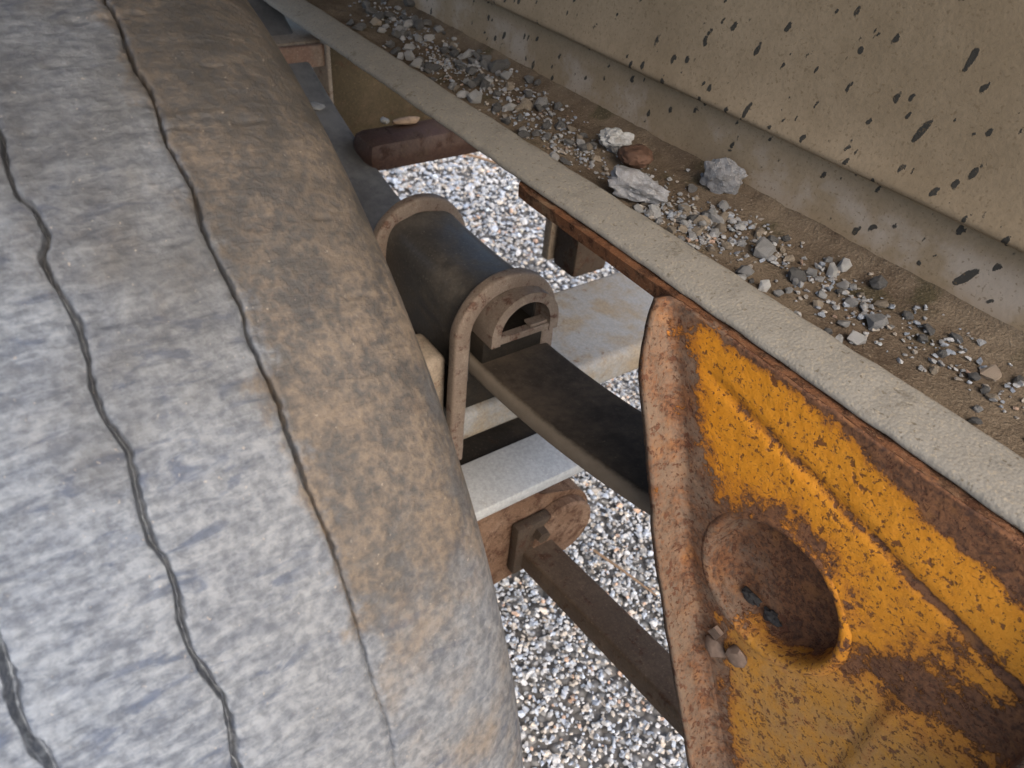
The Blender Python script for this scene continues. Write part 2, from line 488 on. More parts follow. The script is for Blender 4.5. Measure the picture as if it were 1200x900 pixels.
def grid_faces(nu, nv):
    a = np.arange(nu * nv).reshape(nu, nv)
    return np.stack([a[:-1, :-1], a[1:, :-1], a[1:, 1:], a[:-1, 1:]], -1).reshape(-1, 4)

# ------------------------------------------------------------------ ground and gravel
GZ = .08
bm = bmesh.new()
vs = [bm.verts.new((x, y, GZ)) for x, y in ((-400, -400), (400, -400), (400, 400), (-400, 400))]
bm.faces.new(vs)
tag(bm_obj('gravel_ground', bm, MAT['ground'], base=(0, 0, GZ)), kind='structure')

def hull_variants(n, npts, seed):
    rr = random.Random(seed); out = []
    for _ in range(n):
        bm = bmesh.new()
        sx, sy, sz = rr.uniform(.75, 1.25), rr.uniform(.7, 1.0), rr.uniform(.5, .85)
        for _ in range(npts):
            v = Vector((rr.gauss(0, 1), rr.gauss(0, 1), rr.gauss(0, 1))).normalized() * rr.uniform(.8, 1.0)
            bm.verts.new((v.x * sx * .5, v.y * sy * .5, v.z * sz * .5))
        res = bmesh.ops.convex_hull(bm, input=bm.verts[:])
        bmesh.ops.delete(bm, geom=[v for v in bm.verts if not v.link_faces], context='VERTS')
        bmesh.ops.triangulate(bm, faces=bm.faces[:])
        bmesh.ops.recalc_face_normals(bm, faces=bm.faces)
        bm.verts.index_update()
        V = np.array([v.co[:] for v in bm.verts]); F = np.array([[v.index for v in f.verts] for f in bm.faces])
        bm.free(); out.append((V, F))
    return out
def rand_rot(n):
    q = rng.normal(size=(n, 4)); q /= np.linalg.norm(q, axis=1)[:, None]
    w, x, y, z = q.T
    return np.stack([np.stack([1-2*(y*y+z*z), 2*(x*y-z*w), 2*(x*z+y*w)], -1),
                     np.stack([2*(x*y+z*w), 1-2*(x*x+z*z), 2*(y*z-x*w)], -1),
                     np.stack([2*(x*z-y*w), 2*(y*z+x*w), 1-2*(x*x+y*y)], -1)], 1)
def tints(n):
    g = np.clip(rng.normal(.62, .09, n), .22, .85)
    t = np.stack([g, g, g], 1)
    w = rng.random(n)
    t *= np.where((w < .30)[:, None], np.array([.90, .98, 1.10]), 1.0)
    t *= np.where(((w > .70) & (w < .90))[:, None], np.array([1.10, .98, .84]), 1.0)
    t *= np.where((w > .97)[:, None], np.array([1.12, .78, .58]), 1.0)
    return np.clip(t, .03, .85)
def scatter(P, S, variants, flat=.75):
    """joined stones: P positions, S sizes -> V, F, per-face tint"""
    n = len(P); vi = rng.integers(0, len(variants), n); Rm = rand_rot(n); T = tints(n)
    Vs, Fs, Ts, off = [], [], [], 0
    for k, (V, F) in enumerate(variants):
        m = np.where(vi == k)[0]
        if not len(m): continue
        W = np.einsum('nij,vj->nvi', Rm[m], V) * S[m][:, None, None]
        W[:, :, 2] *= flat * .85
        W += P[m][:, None, :]
        Vs.append(W.reshape(-1, 3))
        Fs.append((F[None] + (np.arange(len(m)) * len(V))[:, None, None] + off).reshape(-1, 3))
        Ts.append(np.repeat(T[m], len(F), axis=0))
        off += len(m) * len(V)
    return np.concatenate(Vs), np.concatenate(Fs), np.concatenate(Ts)
def stones_mesh(name, P, S, variants, mat, flat=.75, dim=1.0):
    V, F, T = scatter(P, S, variants, flat)
    T = T * dim
    me = mesh_np(name, V, F, mat, smooth=False)
    a = me.attributes.new('tint', 'FLOAT_COLOR', 'FACE')
    a.data.foreach_set('color', np.concatenate([T, np.ones((len(T), 1))], 1).astype(np.float32).ravel())
    return me
VAR = hull_variants(24, 13, 3)
def patch(x0, x1, y0, y1, per_m2, smin, smax, grow):
    n = int((x1 - x0) * (y1 - y0) * per_m2)
    x = rng.uniform(x0, x1, n); y = rng.uniform(y0, y1, n)
    s = np.exp(rng.normal(math.log(smin), .35, n)); s = np.clip(s, smin * .5, smax)
    s *= 1 + grow * np.clip(-x - .6, 0, 2)
    z = GZ + s * .12 + .010 * rng.random(n) + .006 * fbm(np.stack([x * 4, y * 4], 1), 3, 5)
    return np.stack([x, y, z], 1), s
P1, S1 = patch(-1.1, .40, -.05, 1.25, 29000, .0080, .018, .3)
P2, S2 = patch(-2.9, -1.1, .2, 2.3, 8500, .0100, .022, .4)
P3, S3 = patch(-1.1, 1.2, 1.25, 2.2, 3000, .0120, .024, .3)
tag(link('gravel', stones_mesh('gravel', np.concatenate([P1, P2, P3]), np.concatenate([S1, S2, S3]), VAR, MAT['gravel']), base=(-.5, .6, GZ)), kind='stuff')

def tube_bm(pts, rad, n=6):
    secs = []
    for i, p in enumerate(pts):
        a = Vector(pts[max(0, i - 1)]); b = Vector(pts[min(len(pts) - 1, i + 1)])
        t = (b - a).normalized(); u = t.orthogonal().normalized(); w = t.cross(u)
        r = rad * (1 - .5 * i / len(pts))
        secs.append([Vector(p) + r * (math.cos(q) * u + math.sin(q) * w) for q in [2 * math.pi * k / n for k in range(n)]])
    return sweep(secs)
tw = [(-2.12, 1.14, .103), (-2.03, 1.22, .108), (-1.95, 1.29, .104), (-1.86, 1.33, .107), (-1.78, 1.36, .102)]
tag(bm_obj('twig', tube_bm(tw, .006), MAT['twig'], base=tw[0]), 'long thin dry tan twig lying on the gravel far behind the black leaf spring', 'twig')
tw = [(-.515, .622, .106), (-.47, .632, .109), (-.435, .642, .107), (-.395, .653, .104)]
tag(bm_obj('twig', tube_bm(tw, .0025), MAT['twig'], base=tw[0]), 'short thin tan twig on the gravel between the brown rod and the yellow bracket', 'twig')

# ------------------------------------------------------------------ wheel
XA, ZA, R0 = -.5715, .5504, .4753
G0 = [(0.685, -0.0491), (0.658, -0.0499), (0.633, -0.052), (0.613, -0.0517), (0.588, -0.0492)]
G1 = [(1.065, 0.0059), (1.041, 0.0048), (1.021, 0.005), (1.006, 0.0088), (0.981, 0.0097), (0.96, 0.0052), (0.941, 0.0055), (0.92, 0.0076), (0.897, 0.0086), (0.871, 0.0074), (0.85, 0.0057), (0.831, 0.0054), (0.816, 0.0063), (0.793, 0.0093), (0.769, 0.0079), (0.74, 0.006), (0.718, 0.0056), (0.694, 0.008), (0.672, 0.0079), (0.646, 0.0055), (0.622, 0.0048), (0.595, 0.0072), (0.57, 0.01), (0.541, 0.0087), (0.51, 0.0059)]
G2 = [(1.233, 0.0671), (1.206, 0.0684), (1.166, 0.0662), (1.136, 0.0656), (1.114, 0.0675), (1.09, 0.0672), (1.051, 0.0646), (1.019, 0.0663), (0.995, 0.0672), (0.972, 0.0654), (0.958, 0.0647), (0.938, 0.0646), (0.906, 0.0662), (0.879, 0.0671), (0.854, 0.0652), (0.823, 0.066), (0.788, 0.0673), (0.77, 0.0663), (0.744, 0.0663), (0.71, 0.0662), (0.66, 0.0682), (0.581, 0.0678), (0.528, 0.0668), (0.449, 0.0681)]
def groove_y(th, G, mean, amp):
    g = np.array(sorted(G))
    w = mean + amp * np.sin(th * 2 * math.pi / .155 + mean * 90) + amp * .5 * np.sin(th * 2 * math.pi / .062)
    y = np.interp(th, g[:, 0], g[:, 1])
    inside = (th >= g[0, 0]) & (th <= g[-1, 0])
    wf = lambda q_: mean + amp * np.sin(q_ * 2 * math.pi / .155 + mean * 90) + amp * .5 * np.sin(q_ * 2 * math.pi / .062)
    w = w + (g[0, 1] - wf(g[0, 0])) * np.exp(-np.abs(th - g[0, 0]) / .05) + (g[-1, 1] - wf(g[-1, 0])) * np.exp(-np.abs(th - g[-1, 0]) / .05)
    return np.where(inside, y, w)
def profile():
    half = [(.0, .4753), (.035, .4753), (.058, .4750), (.080, .4738), (.100, .4708), (.115, .4664), (.128, .4595), (.1365, .4510), (.1410, .4415), (.1465, .425), (.152, .400), (.155, .370), (.152, .335), (.140, .300), (.118, .272), (.100, .262)]
    h = np.array(half)
    t = np.concatenate([[0], np.cumsum(np.hypot(*np.diff(h, axis=0).T))])
    return h, t
h, t = profile()
tt = np.concatenate([np.arange(0, .178, .0009), np.linspace(.18, t[-1], 18)])
yy = np.interp(tt, t, h[:, 0]); rr_ = np.interp(tt, t, h[:, 1])
for _ in range(40):                                          # round the polyline off
    yy[1:-1] = (yy[:-2] + 2 * yy[1:-1] + yy[2:]) / 4; rr_[1:-1] = (rr_[:-2] + 2 * rr_[1:-1] + rr_[2:]) / 4
YC = .009
prof_y = np.concatenate([YC - yy[::-1], YC + yy[1:]]); prof_r = np.concatenate([rr_[::-1], rr_[1:]])
GM = (-.0505, .0073, .0668)
ii = [0.0]
for k_ in range(len(prof_y) - 1):
    m_ = .5 * (prof_y[k_] + prof_y[k_ + 1])
    n_sub = 4 if (min(abs(m_ - g_) for g_ in GM) < .0052 and prof_r[k_] > .44) else 1
    ii += [k_ + q_ / n_sub for q_ in range(1, n_sub + 1)]
ix = np.arange(len(prof_y)); prof_y, prof_r = np.interp(ii, ix, prof_y), np.interp(ii, ix, prof_r)
th = np.concatenate([np.arange(.12, 1.42, .0019), np.linspace(1.42, .12 + 2 * math.pi, 120)[1:-1]])
TH, PY = np.meshgrid(th, prof_y, indexing='ij'); _, PR = np.meshgrid(th, prof_r, indexing='ij')
tread = np.clip((PR - .44) / .02, 0, 1)
q = np.stack([TH.ravel() * .47, PY.ravel()], 1)
lump = fbm(q * np.array([28, 28]), 4, 1).reshape(TH.shape) * .0006
scuff = fbm(q * np.array([190, 42]), 3, 9).reshape(TH.shape) * .00055
pit = -np.clip(fbm(q * np.array([150, 60]), 2, 33).reshape(TH.shape) - .38, 0, 1) * .004
disp = (lump + scuff + pit)
wv = fbm(np.stack([th * 60, th * 0 + 3], 1), 2, 4)
wv2 = fbm(np.stack([th * 170, th * 0 + 9], 1), 3, 14)
for G, mean, amp, wid, dep in ((G0, -.0505, .0015, .0019, .0075), (G1, .0073, .0022, .00125, .0066), (G2, .0668, .0013, .00090, .0060)):
    fade_ = np.clip((th - .42) / .35, .25, 1) if G is G2 else np.ones_like(th)
    gy = groove_y(th, G, mean, amp) + .0006 * wv2
    u = PY - gy[:, None]
    w = (wid * (.4 + .6 * fade_) * np.clip(1 + .7 * wv + .35 * wv2, .45, 2))[:, None]
    disp -= dep * fade_[:, None] * np.clip(1.15 - np.abs(u) / w, 0, 1) * (.9 + .3 * wv[:, None])
    disp -= .0012 * np.where(u < 0, np.exp(-(u / (2.6 * wid)) ** 2), np.exp(-(u / (1.1 * wid)) ** 2))     # one side sunk, the other standing
    disp += .0003 * np.exp(-((u - 3.0 * wid) / (1.8 * wid)) ** 2)
RR = PR + disp * tread
V = np.stack([XA + RR * np.cos(TH), PY, ZA + RR * np.sin(TH)], -1).reshape(-1, 3)
nu, nv = TH.shape
F = grid_faces(nu, nv)
a = np.arange(nv)
wrap = np.stack([(nu - 1) * nv + a[:-1], a[:-1], a[1:], (nu - 1) * nv + a[1:]], -1)
wheel = thing('truck_wheel', (XA, YC, ZA), 'big worn truck tyre with wavy grooves, muddy brown along its inner shoulder', 'tyre')
link('tyre', mesh_np('tyre', V, np.concatenate([F, wrap])[:, ::-1], MAT['tyre']), wheel)
prof = [(-.085, .266), (-.10, .272), (-.10, .262), (-.07, .245), (-.02, .235), (.02, .225), (.03, .12), (.03, .085)]
secs = []
for r_y, r_r in [(p[0], p[1]) for p in prof] + [(.04, .085), (.04, .13), (.03, .235), (.09, .25), (.10, .262)]:
    secs.append([(XA + r_r * math.cos(u), YC + r_y, ZA + r_r * math.sin(u)) for u in np.linspace(0, 2 * math.pi, 49)[:-1]])
bm_obj('rim', sweep(secs, caps=False), MAT['rim_steel'], wheel)

# ------------------------------------------------------------------ axle
axle = thing('axle_beam', (-.577, .55, .506), 'weathered beige flat axle beam running sideways under the black leaf spring', 'axle')
sec = [(-.577 + a_, .528 + b_) for a_, b_ in rrect(.157, .044, .012, 6)]
ys = np.linspace(.20, 2.0, 60)
bm_obj('beam', sweep([[(x, y, z) for x, z in sec] for y in ys]), MAT['axle_paint'], axle)
bm_obj('spring_seat', box_bm(-.645, -.508, .325, .445, .545, .606, .006), MAT['gap_shade'], axle)
bm = box_bm(-.566, -.512, .293, .322, .50, .628, .008, 3)
bm_obj('cast_lug', bm, MAT['tan_beam'], axle)
# bracket plate below with a rounded ear
o2 = [(.285, .495), (.285, .335), (.345, .325), (.395, .325)]
cy, cz, cr = .425, .390, .055
for i in range(17):
    u = math.radians(-70 + 150 * i / 16); o2.append((cy + cr * math.cos(u), cz + cr * math.sin(u)))
o2 += [(.40, .455), (.36, .495)]
bm = sweep([[(-.448, y, z) for y, z in o2], [(-.425, y, z) for y, z in o2]])
bmesh.ops.bevel(bm, geom=[e for e in bm.edges if abs(e.verts[0].co.x - e.verts[1].co.x) < 1e-6], offset=.003, segments=2, affect='EDGES')
bm_obj('rod_bracket', bm, MAT['rust_brown'], axle)
bm = sweep([[(-.424 + dx, cy + .004 + r_ * math.cos(u), cz + r_ * math.sin(u)) for u in np.linspace(0, 2 * math.pi, 25)[:-1]] for dx, r_ in ((0, .046), (.012, .046), (.015, .043))])
bm_obj('bushing_boss', bm, MAT['rust_brown'], axle)

pl = thing('clamp_plate', (-.44, .36, .49), 'pale smooth grey flat bar sticking out below the dark gap under the leaf spring', 'plate')
bm_obj('bar', box_bm(-.478, -.411, .255, .452, .484, .5, .003), MAT['grey_plate'], pl)
bm_obj('backing_strip', box_bm(-.66, -.479, .26, .455, .440, .489, .004), MAT['gap_shade'], pl)  # dark block filling the gap under the axle, its shade put into the colour

# ------------------------------------------------------------------ torque rod
rod = thing('torque_rod', (-.40, .38, .38), 'dark brown square steel rod slanting over the gravel to the yellow bracket', 'rod')
def rod_sec(x, zt, yl, w, hgt):
    return [(x, yl + w / 2 + a_, zt - hgt / 2 + b_) for a_, b_ in rrect(w, hgt, .0035, 3)]
bm_obj('bar', sweep([rod_sec(x, .388 + (x + .40) * .148, .372, .042, .030) for x in np.linspace(-.412, .06, 24)]), MAT['rod_rust'], rod)
bm_obj('end_plate', box_bm(-.424, -.410, .360, .409, .350, .432, .003), MAT['dark_rust'], rod)
bm = bmesh.new()
bmesh.ops.create_cone(bm, cap_ends=True, segments=6, radius1=.010, radius2=.009, depth=.010, matrix=Matrix.Translation((-.405, .392, .412)) @ Matrix.Rotation(math.pi / 2, 4, 'Y'))
bm_obj('bolt', bm, MAT['dark_rust'], rod, angle=20)

# ------------------------------------------------------------------ leaf spring
leaf = thing('leaf_spring', (-.57, .385, .62), 'long dark steel leaf spring bowed under both U bolts', 'leaf spring')
def leaf_z(x):
    return .628 + .50 * max(0, abs(x + .57) - .07) ** 2 + .02 * max(0, abs(x + .57) - .07)
secs = []
for x in np.linspace(-1.20, -.187, 90):
    zt = leaf_z(x); th_ = .024 - .006 * min(1, abs(x + .57) / .5)
    secs.append([(x, .385 + a_, zt - th_ / 2 + b_) for a_, b_ in rrect(.091, th_, .0085, 5)])
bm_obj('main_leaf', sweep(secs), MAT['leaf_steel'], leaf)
bm = box_bm(-.655, -.484, .345, .425, .6265, .6555, .003)
bm_obj('packing_block', bm, MAT['gap_shade'], leaf)

# saddle: black rounded cap between the U bolts with a cut half pipe showing at its end
sad = thing('spring_saddle', (-.57, .383, .60), 'black round topped spring saddle between the two U bolts with a cut half pipe end', 'saddle')
def arch(cy, cz, r, zb, n=20, ex_=2.0):
    pw = lambda v: math.copysign(abs(v) ** (2 / ex_), v)
    return [(cy - r, zb)] + [(cy - r * pw(math.cos(math.pi * i / n)), cz + r * pw(math.sin(math.pi * i / n))) for i in range(n + 1)] + [(cy + r, zb)]
def arch_shell(x0, x1, cy, cz, ro, ri, zb, flat=1.0, nx=14, ex_=2.0):
    out_ = arch(cy, cz, ro, zb, 20, ex_); in_ = arch(cy, cz, ri, zb, 20, ex_)[::-1]
    ring = out_ + in_
    return sweep([[(x, y, cz + (z - cz) * (flat if z > cz else 1)) for y, z in ring] for x in np.linspace(x0, x1, nx)])
bm = arch_shell(-.668, -.496, (.3755), .6575, .0465, .038, .600, 1.07, 18, 3.3)
for v in bm.verts:                                            # slightly hollowed back, wider foot
    v.co.z -= .004 * math.sin(math.pi * (v.co.x + .668) / .172) * (1 if v.co.z > .66 else 0)
rough_up(bm, .0008, 22, 4)
bm_obj('cap', bm, MAT['black_steel'], sad, angle=50)
cy, cz, zb = .386, .668, .657
ro, ri = .0405, .0300
bm = arch_shell(-.512, -.4705, cy, cz, ro, ri, zb - .001, 1.0, 6)
bm_obj('half_pipe', bm, MAT['rust_bolt'], sad, angle=40)
bm_obj('half_pipe_floor', box_bm(-.482, -.4715, cy - ri - .001, cy + ri + .001, zb - .001, zb + .0065, .001, 1), MAT['rust_bolt'], sad)
bm_obj('floor_tab', box_bm(-.486, -.4735, cy + .008, cy + ri, zb + .0066, zb + .0100, .001, 1), MAT['rust_bolt'], sad)

def u_bolt(xc, label, lean):
    pts = []
    zc, rad, cyu = .663, .0525, .3735
    zb0, zb1 = .505, .53
    for z in np.linspace(zb0, zc, 10): pts.append((cyu - rad - (zc - z) * .02, z, (0, -1)))
    for i in range(1, 24):
        u = math.pi * i / 24; pts.append((cyu - rad * math.cos(u), zc + rad * math.sin(u) * 1.02, (-math.cos(u), math.sin(u))))
    for z in np.linspace(zc, zb1, 8): pts.append((cyu + rad, z, (1, 0)))
    secs = []
    for i, (y, z, _) in enumerate(pts):
        a_ = pts[max(0, i - 1)]; b_ = pts[min(len(pts) - 1, i + 1)]
        ty, tz = b_[0] - a_[0], b_[1] - a_[1]; L = math.hypot(ty, tz); ty /= L; tz /= L
        ny, nz = -tz, ty
        xo = xc + lean * (z - .60)
        secs.append([(xo + b, y + a * ny, z + a * nz) for a, b in rrect(.0175, .0135, .0030, 3)])
    bm = sweep(secs)
    rough_up(bm, .0007, 45, xc * 10)
    return tag(bm_obj('u_bolt', bm, MAT['rust_bolt'], base=(xc, cyu, .505), angle=45), label, 'U bolt', 'U bolts over the leaf spring')
u_bolt(-.489, 'rusty U bolt around the cut half pipe end, nearer the yellow bracket', -.02)
u_bolt(-.664, 'brown U bolt at the far end of the black saddle, partly behind the tyre', -.02)

# ------------------------------------------------------------------ yellow hanger bracket
hang = thing('hanger_bracket', HB, 'rusted yellow steel hanger bracket with a round dished hole', 'bracket')
fold = np.array([(-.268, .8425), (-.261, .824), (-.244, .781), (-.223, .735), (-.200, .672), (-.170, .615), (-.115, .515), (-.075, .440), (-.045, .385)])
rows = np.arange(.385, .8416, .0016)
xl = np.interp(rows, fold[::-1, 1], fold[::-1, 0])
kk = np.ones(25) / 25
xl = np.convolve(np.pad(xl, 12, mode='edge'), kk, 'valid')
XR = .024 + np.clip(.66 - rows, 0, 1) * -.10
ncol = 190
fl_d, fl_r = .026, .009
sl = [];                                                      # flange + fillet in local (dx, dy)
for u in np.linspace(fl_d, fl_r, 9): sl.append((0.0, -u))
for a_ in np.linspace(0, math.pi / 2, 9)[1:]: sl.append((fl_r - fl_r * math.cos(a_), -fl_r + fl_r * math.sin(a_)))
sl = np.array(sl)
Vh = []
for z, x0, x1 in zip(rows, xl, XR):
    kf = 1 - .62 * min(1, max(0, (z - .795) / .045)) ** 1.3
    left = np.stack([x0 + sl[:, 0], .336 + sl[:, 1] * kf, np.full(len(sl), z)], 1)
    xs = np.linspace(x0 + fl_r, x1 - fl_r, ncol + 1)[1:-1]
    mid = np.stack([xs, np.full(len(xs), .336), np.full(len(xs), z)], 1)
    rgt = np.stack([x1 - sl[::-1, 0], .336 + sl[::-1, 1], np.full(len(sl), z)], 1)
    Vh.append(np.concatenate([left, mid, rgt]))
Vh = np.array(Vh)
r = np.hypot(Vh[..., 0] + .125, Vh[..., 2] - .69)
def sst(a, b, x):
    t_ = np.clip((x - a) / (b - a), 0, 1); return t_ * t_ * (3 - 2 * t_)
inp = np.zeros(Vh.shape[:2]); inp[:, len(sl):-len(sl)] = 1
Vh[..., 1] += inp * (-.0008 * np.exp(-((r - .0585) / .006) ** 2))
Vh[..., 1] += inp * .0022 * np.exp(-((Vh[..., 2] + .167 * Vh[..., 0] - .7707) / .005) ** 2) * sst(-.24, -.20, Vh[..., 0])
dcr = -(Vh[..., 0] + .033)       # stiffening crease low on the plate
Vh[..., 1] += inp * .004 * sst(-.006, .006, dcr) * sst(.725, .70, Vh[..., 2]) * sst(-.17, -.04, Vh[..., 0])
pp = Vh.reshape(-1, 3)
lum = fbm(pp[:, [0, 2]] * 16, 4, 12).reshape(r.shape) * .0014 + fbm(pp[:, [0, 2]] * 120, 3, 22).reshape(r.shape) * .0004
Vh[..., 1] += lum
Vh[:, :9, 0] += (fbm(np.stack([rows * 60, rows * 0], 1), 3, 2) * .0012)[:, None]
nu, nv = r.shape
Fh = grid_faces(nu, nv); rf = r.ravel()
Fh = Fh[~(rf[Fh] < .0555).all(1)]
me = mesh_np('plate', pp, Fh, MAT['hanger'])
o = link('plate', me, hang)
md = o.modifiers.new('thickness', 'SOLIDIFY'); md.thickness = .006; md.offset = -1 if False else 1
dp = [(.0600, .3372), (.0580, .3352), (.0555, .3343), (.0530, .3350), (.0512, .3372), (.0503, .342), (.0496, .349), (.0482, .3552), (.0455, .3582), (.040, .359), (.03, .3595), (.02, .3595), (.01, .3595), (.0002, .3595)]
ang = np.linspace(0, 2 * math.pi, 73)[:-1]
secs = [[(-.125 + q_ * math.cos(u), w_ + .0006 * mnoise.noise((math.cos(u) * 3, math.sin(u) * 3, q_ * 60)), .69 + q_ * math.sin(u)) for u in ang] for q_, w_ in dp]
bm = sweep(secs, caps=False)
bm_obj('dished_hole', bm, MAT['hanger'], hang, angle=60)
# top flange tucked under the rail edge, its rusty lip showing
ox = [(-.445, .3405), (-.43, .3385), (-.30, .3375), (-.27, .3378), (.06, .3378), (.06, .43), (-.36, .43), (-.455, .352)]
bm = sweep([[(x, y, .8305) for x, y in ox], [(x, y, .8415) for x, y in ox]])
bmesh.ops.subdivide_edges(bm, edges=[e for e in bm.edges if e.calc_length() > .2], cuts=60)
rough_up(bm, .0016, 90, 2)
bm_obj('top_flange', bm, MAT['rust_scale2'], hang)
def lump_bm(c, s, seed, sub=2, amp=.35, sc=None):
    bm = bmesh.new()
    bmesh.ops.create_icosphere(bm, subdivisions=sub, radius=.5)
    for v in bm.verts:
        p = v.co.copy()
        v.co *= 1 + amp * mnoise.noise(p * 2.2 + Vector((seed * 3.1, seed, 7))) + amp * .5 * mnoise.noise(p * 6 + Vector((seed, 9, seed)))
        v.co = Vector((v.co.x * s[0], v.co.y * s[1], v.co.z * s[2])) + Vector(c)
    return bm
for c, s, sd_ in (((-.137, .347, .586), (.022, .020, .020), 1), ((-.122, .336, .610), (.018, .014, .020), 2)):
    pass
# flakes of rust peeling off below the hole
def flake(pts, y0, name='rust_flake'):
    bm = bmesh.new()
    top = [bm.verts.new((x, y0 - .003 - .006 * k_, z)) for x, z, k_ in pts]
    bot = [bm.verts.new((x, y0 - .001 - .005 * k_ + .0012, z)) for x, z, k_ in pts]
    bm.faces.new(top); bm.faces.new(bot[::-1])
    for i in range(len(pts)):
        j = (i + 1) % len(pts); bm.faces.new((top[i], bot[i], bot[j], top[j]))
    bmesh.ops.triangulate(bm, faces=[f for f in bm.faces if len(f.verts) > 4])
    return bm_obj(name, bm, MAT['flake'], hang, smooth=False)
for c, s, sd_ in (((-.1405, .3335, .6015), (.019, .012, .016), 1.3), ((-.1235, .3335, .6140), (.017, .012, .017), 2.6)):
    bm_obj('rust_knob', lump_bm(c, s, sd_, 2, .3), MAT['flake'], hang, smooth=True, angle=30)
flake([(-.150, .612, .2), (-.146, .624, .5), (-.139, .622, .4), (-.142, .610, .1)], .336)

for (c, s, lab) in (((-.140, .3515, .6515), .009, 'small dark grey lump of mud caught low in the dished hole, nearer the fold'),
                    ((-.123, .3545, .6480), .010, 'larger dark grey lump of mud lying at the bottom of the dished hole')):
    bm = lump_bm((c[0], c[1] + .002, c[2]), (s * 1.5, s * .8, s * .9), s * 300, 3, .8)
    tag(bm_obj('mud_lump', bm, MAT['rubber_lump'], base=c), lab, 'mud lump')

# ------------------------------------------------------------------ chassis rail
XF, XN = -3.2, .9
rail = thing('chassis_rail', (0, .43, .845), 'long beige dusty chassis rail with tar flecks and a flat ledge', 'chassis rail')
def extrude_x(prof, xs, name, mat, amp=0, sc=50, thick=0):
    secs = [[(x, y, z) for y, z in prof] for x in xs]
    V = np.array(secs)
    if amp:
        pp = V.reshape(-1, 3)
        V[..., 1] += (fbm(pp * sc, 3, 3) * amp).reshape(V.shape[:2]); V[..., 2] += (fbm(pp * sc + 50, 3, 8) * amp).reshape(V.shape[:2])
    me = mesh_np(name, V.reshape(-1, 3), grid_faces(len(xs), len(prof)), mat)
    return link(name, me, rail)
def smooth_prof(p, n=4, it=2):
    p = [np.array(q_) for q_ in p]
    for _ in range(it):
        o_ = [p[0]]
        for a_, b_ in zip(p[:-1], p[1:]):
            o_ += [a_ * .75 + b_ * .25, a_ * .25 + b_ * .75]
        o_.append(p[-1]); p = o_
    return [tuple(q_) for q_ in p]
xs = np.unique(np.concatenate([np.arange(-1.5, .1, .0035), np.linspace(XF, -1.5, 30), np.linspace(.1, XN, 30)]))
edge_prof = smooth_prof([(.349, .8422), (.3435, .8422), (.3424, .8442), (.3440, .8476), (.354, .8508), (.368, .8532), (.377, .8536), (.3812, .8518), (.3822, .8440), (.3822, .8425)])
o = extrude_x(edge_prof, xs, 'edge_strip', MAT['strip'], .0011, 55)
bm_obj('bottom_flange', box_bm(XF, XN, .346, .530, .8423, .8442, 0), MAT['dirt'], rail, smooth=False)
web_prof = smooth_prof([(.480, .8440), (.4855, .853), (.4868, .872), (.4872, .8945), (.4868, .9030), (.4850, .9055)], it=2)
o = extrude_x(web_prof, xs, 'lower_band', MAT['web'], .0006, 12)
pan_prof = smooth_prof([(.4885, .9035), (.4795, .9030), (.4765, .9060), (.4775, .9120), (.4800, .925), (.4815, .95), (.483, 1.0), (.489, 1.2), (.492, 1.40)], it=2)
o = extrude_x(pan_prof, xs, 'side_panel', MAT['web'], .0007, 9)
bm_obj('inner_plate', box_bm(XF, XN, .5305, .536, .845, 1.40, 0), MAT['deck_wood'], rail, smooth=False)

deck = thing('shade_deck', (-2, .9, 1.41), 'unseen dark steel deck added above the rail to shade the tyre', 'deck')  # unseen overhead deck, added and sized to shade the tyre
bm_obj('shade_sheet', box_bm(DECK[0], DECK[1], DECK[2], .62, 1.405, 1.445, .004), MAT['deck_wood'], deck, smooth=False)

# dirt lying on the ledge
nx, ny = 520, 60
gx = np.linspace(-1.6, .30, nx); gy = np.linspace(.3835, .4850, ny)
GX, GY = np.meshgrid(gx, gy, indexing='ij')
q = np.stack([GX.ravel(), GY.ravel()], 1)
n_ = fbm(q * 30, 4, 41).reshape(GX.shape); n2_ = fbm(q * 170, 3, 43).reshape(GX.shape)
w_ = np.clip((GY - .447) / .038, 0, 1) ** 2 * .011 + np.clip((.392 - GY) / .009, 0, 1) * .002
GZ_ = .8468 + .0020 * n_ + .0009 * n2_ + w_
def dirt_z(x, y):
    i = int(np.clip((x + 1.6) / 1.9 * (nx - 1), 0, nx - 1)); j = int(np.clip((y - .3835) / .1015 * (ny - 1), 0, ny - 1))
    return float(GZ_[i, j])
me = mesh_np('dirt_layer', np.stack([GX, GY, GZ_], -1).reshape(-1, 3), grid_faces(nx, ny), MAT['dirt'])
tag(link('dirt_layer', me, base=(-.6, .43, .845)), kind='stuff')

# fine grit among the larger stones
CL = [(-.87, .455, .09, .03, 200), (-.70, .43, .09, .035, 330), (-.57, .43, .09, .03, 240), (-.46, .41, .06, .02, 160), (-.33, .41, .04, .025, 330), (-.31, .44, .03, .02, 120), (-.22, .43, .05, .03, 130), (-.17, .44, .05, .02, 80), (-.11, .435, .05, .02, 60), (-.3, .43, .4, .03, 300)]
P = []
for cx_, cy_, sx_, sy_, n in CL:
    P.append(np.stack([rng.normal(cx_, sx_ * .6, n), rng.normal(cy_, sy_ * .6, n)], 1))
P = np.concatenate(P); P = P[(P[:, 1] > .387) & (P[:, 1] < .476) & (P[:, 0] > -1.5) & (P[:, 0] < .2)]
S = np.clip(np.exp(rng.normal(math.log(.0038), .4, len(P))), .0016, .0072)
Pz = np.array([[x, y, dirt_z(x, y) + s * .25] for (x, y), s in zip(P, S)])
tag(link('grit', stones_mesh('grit', Pz, S, VAR, MAT['gravel'], .75, .42), base=(-.5, .43, .85)), kind='stuff')
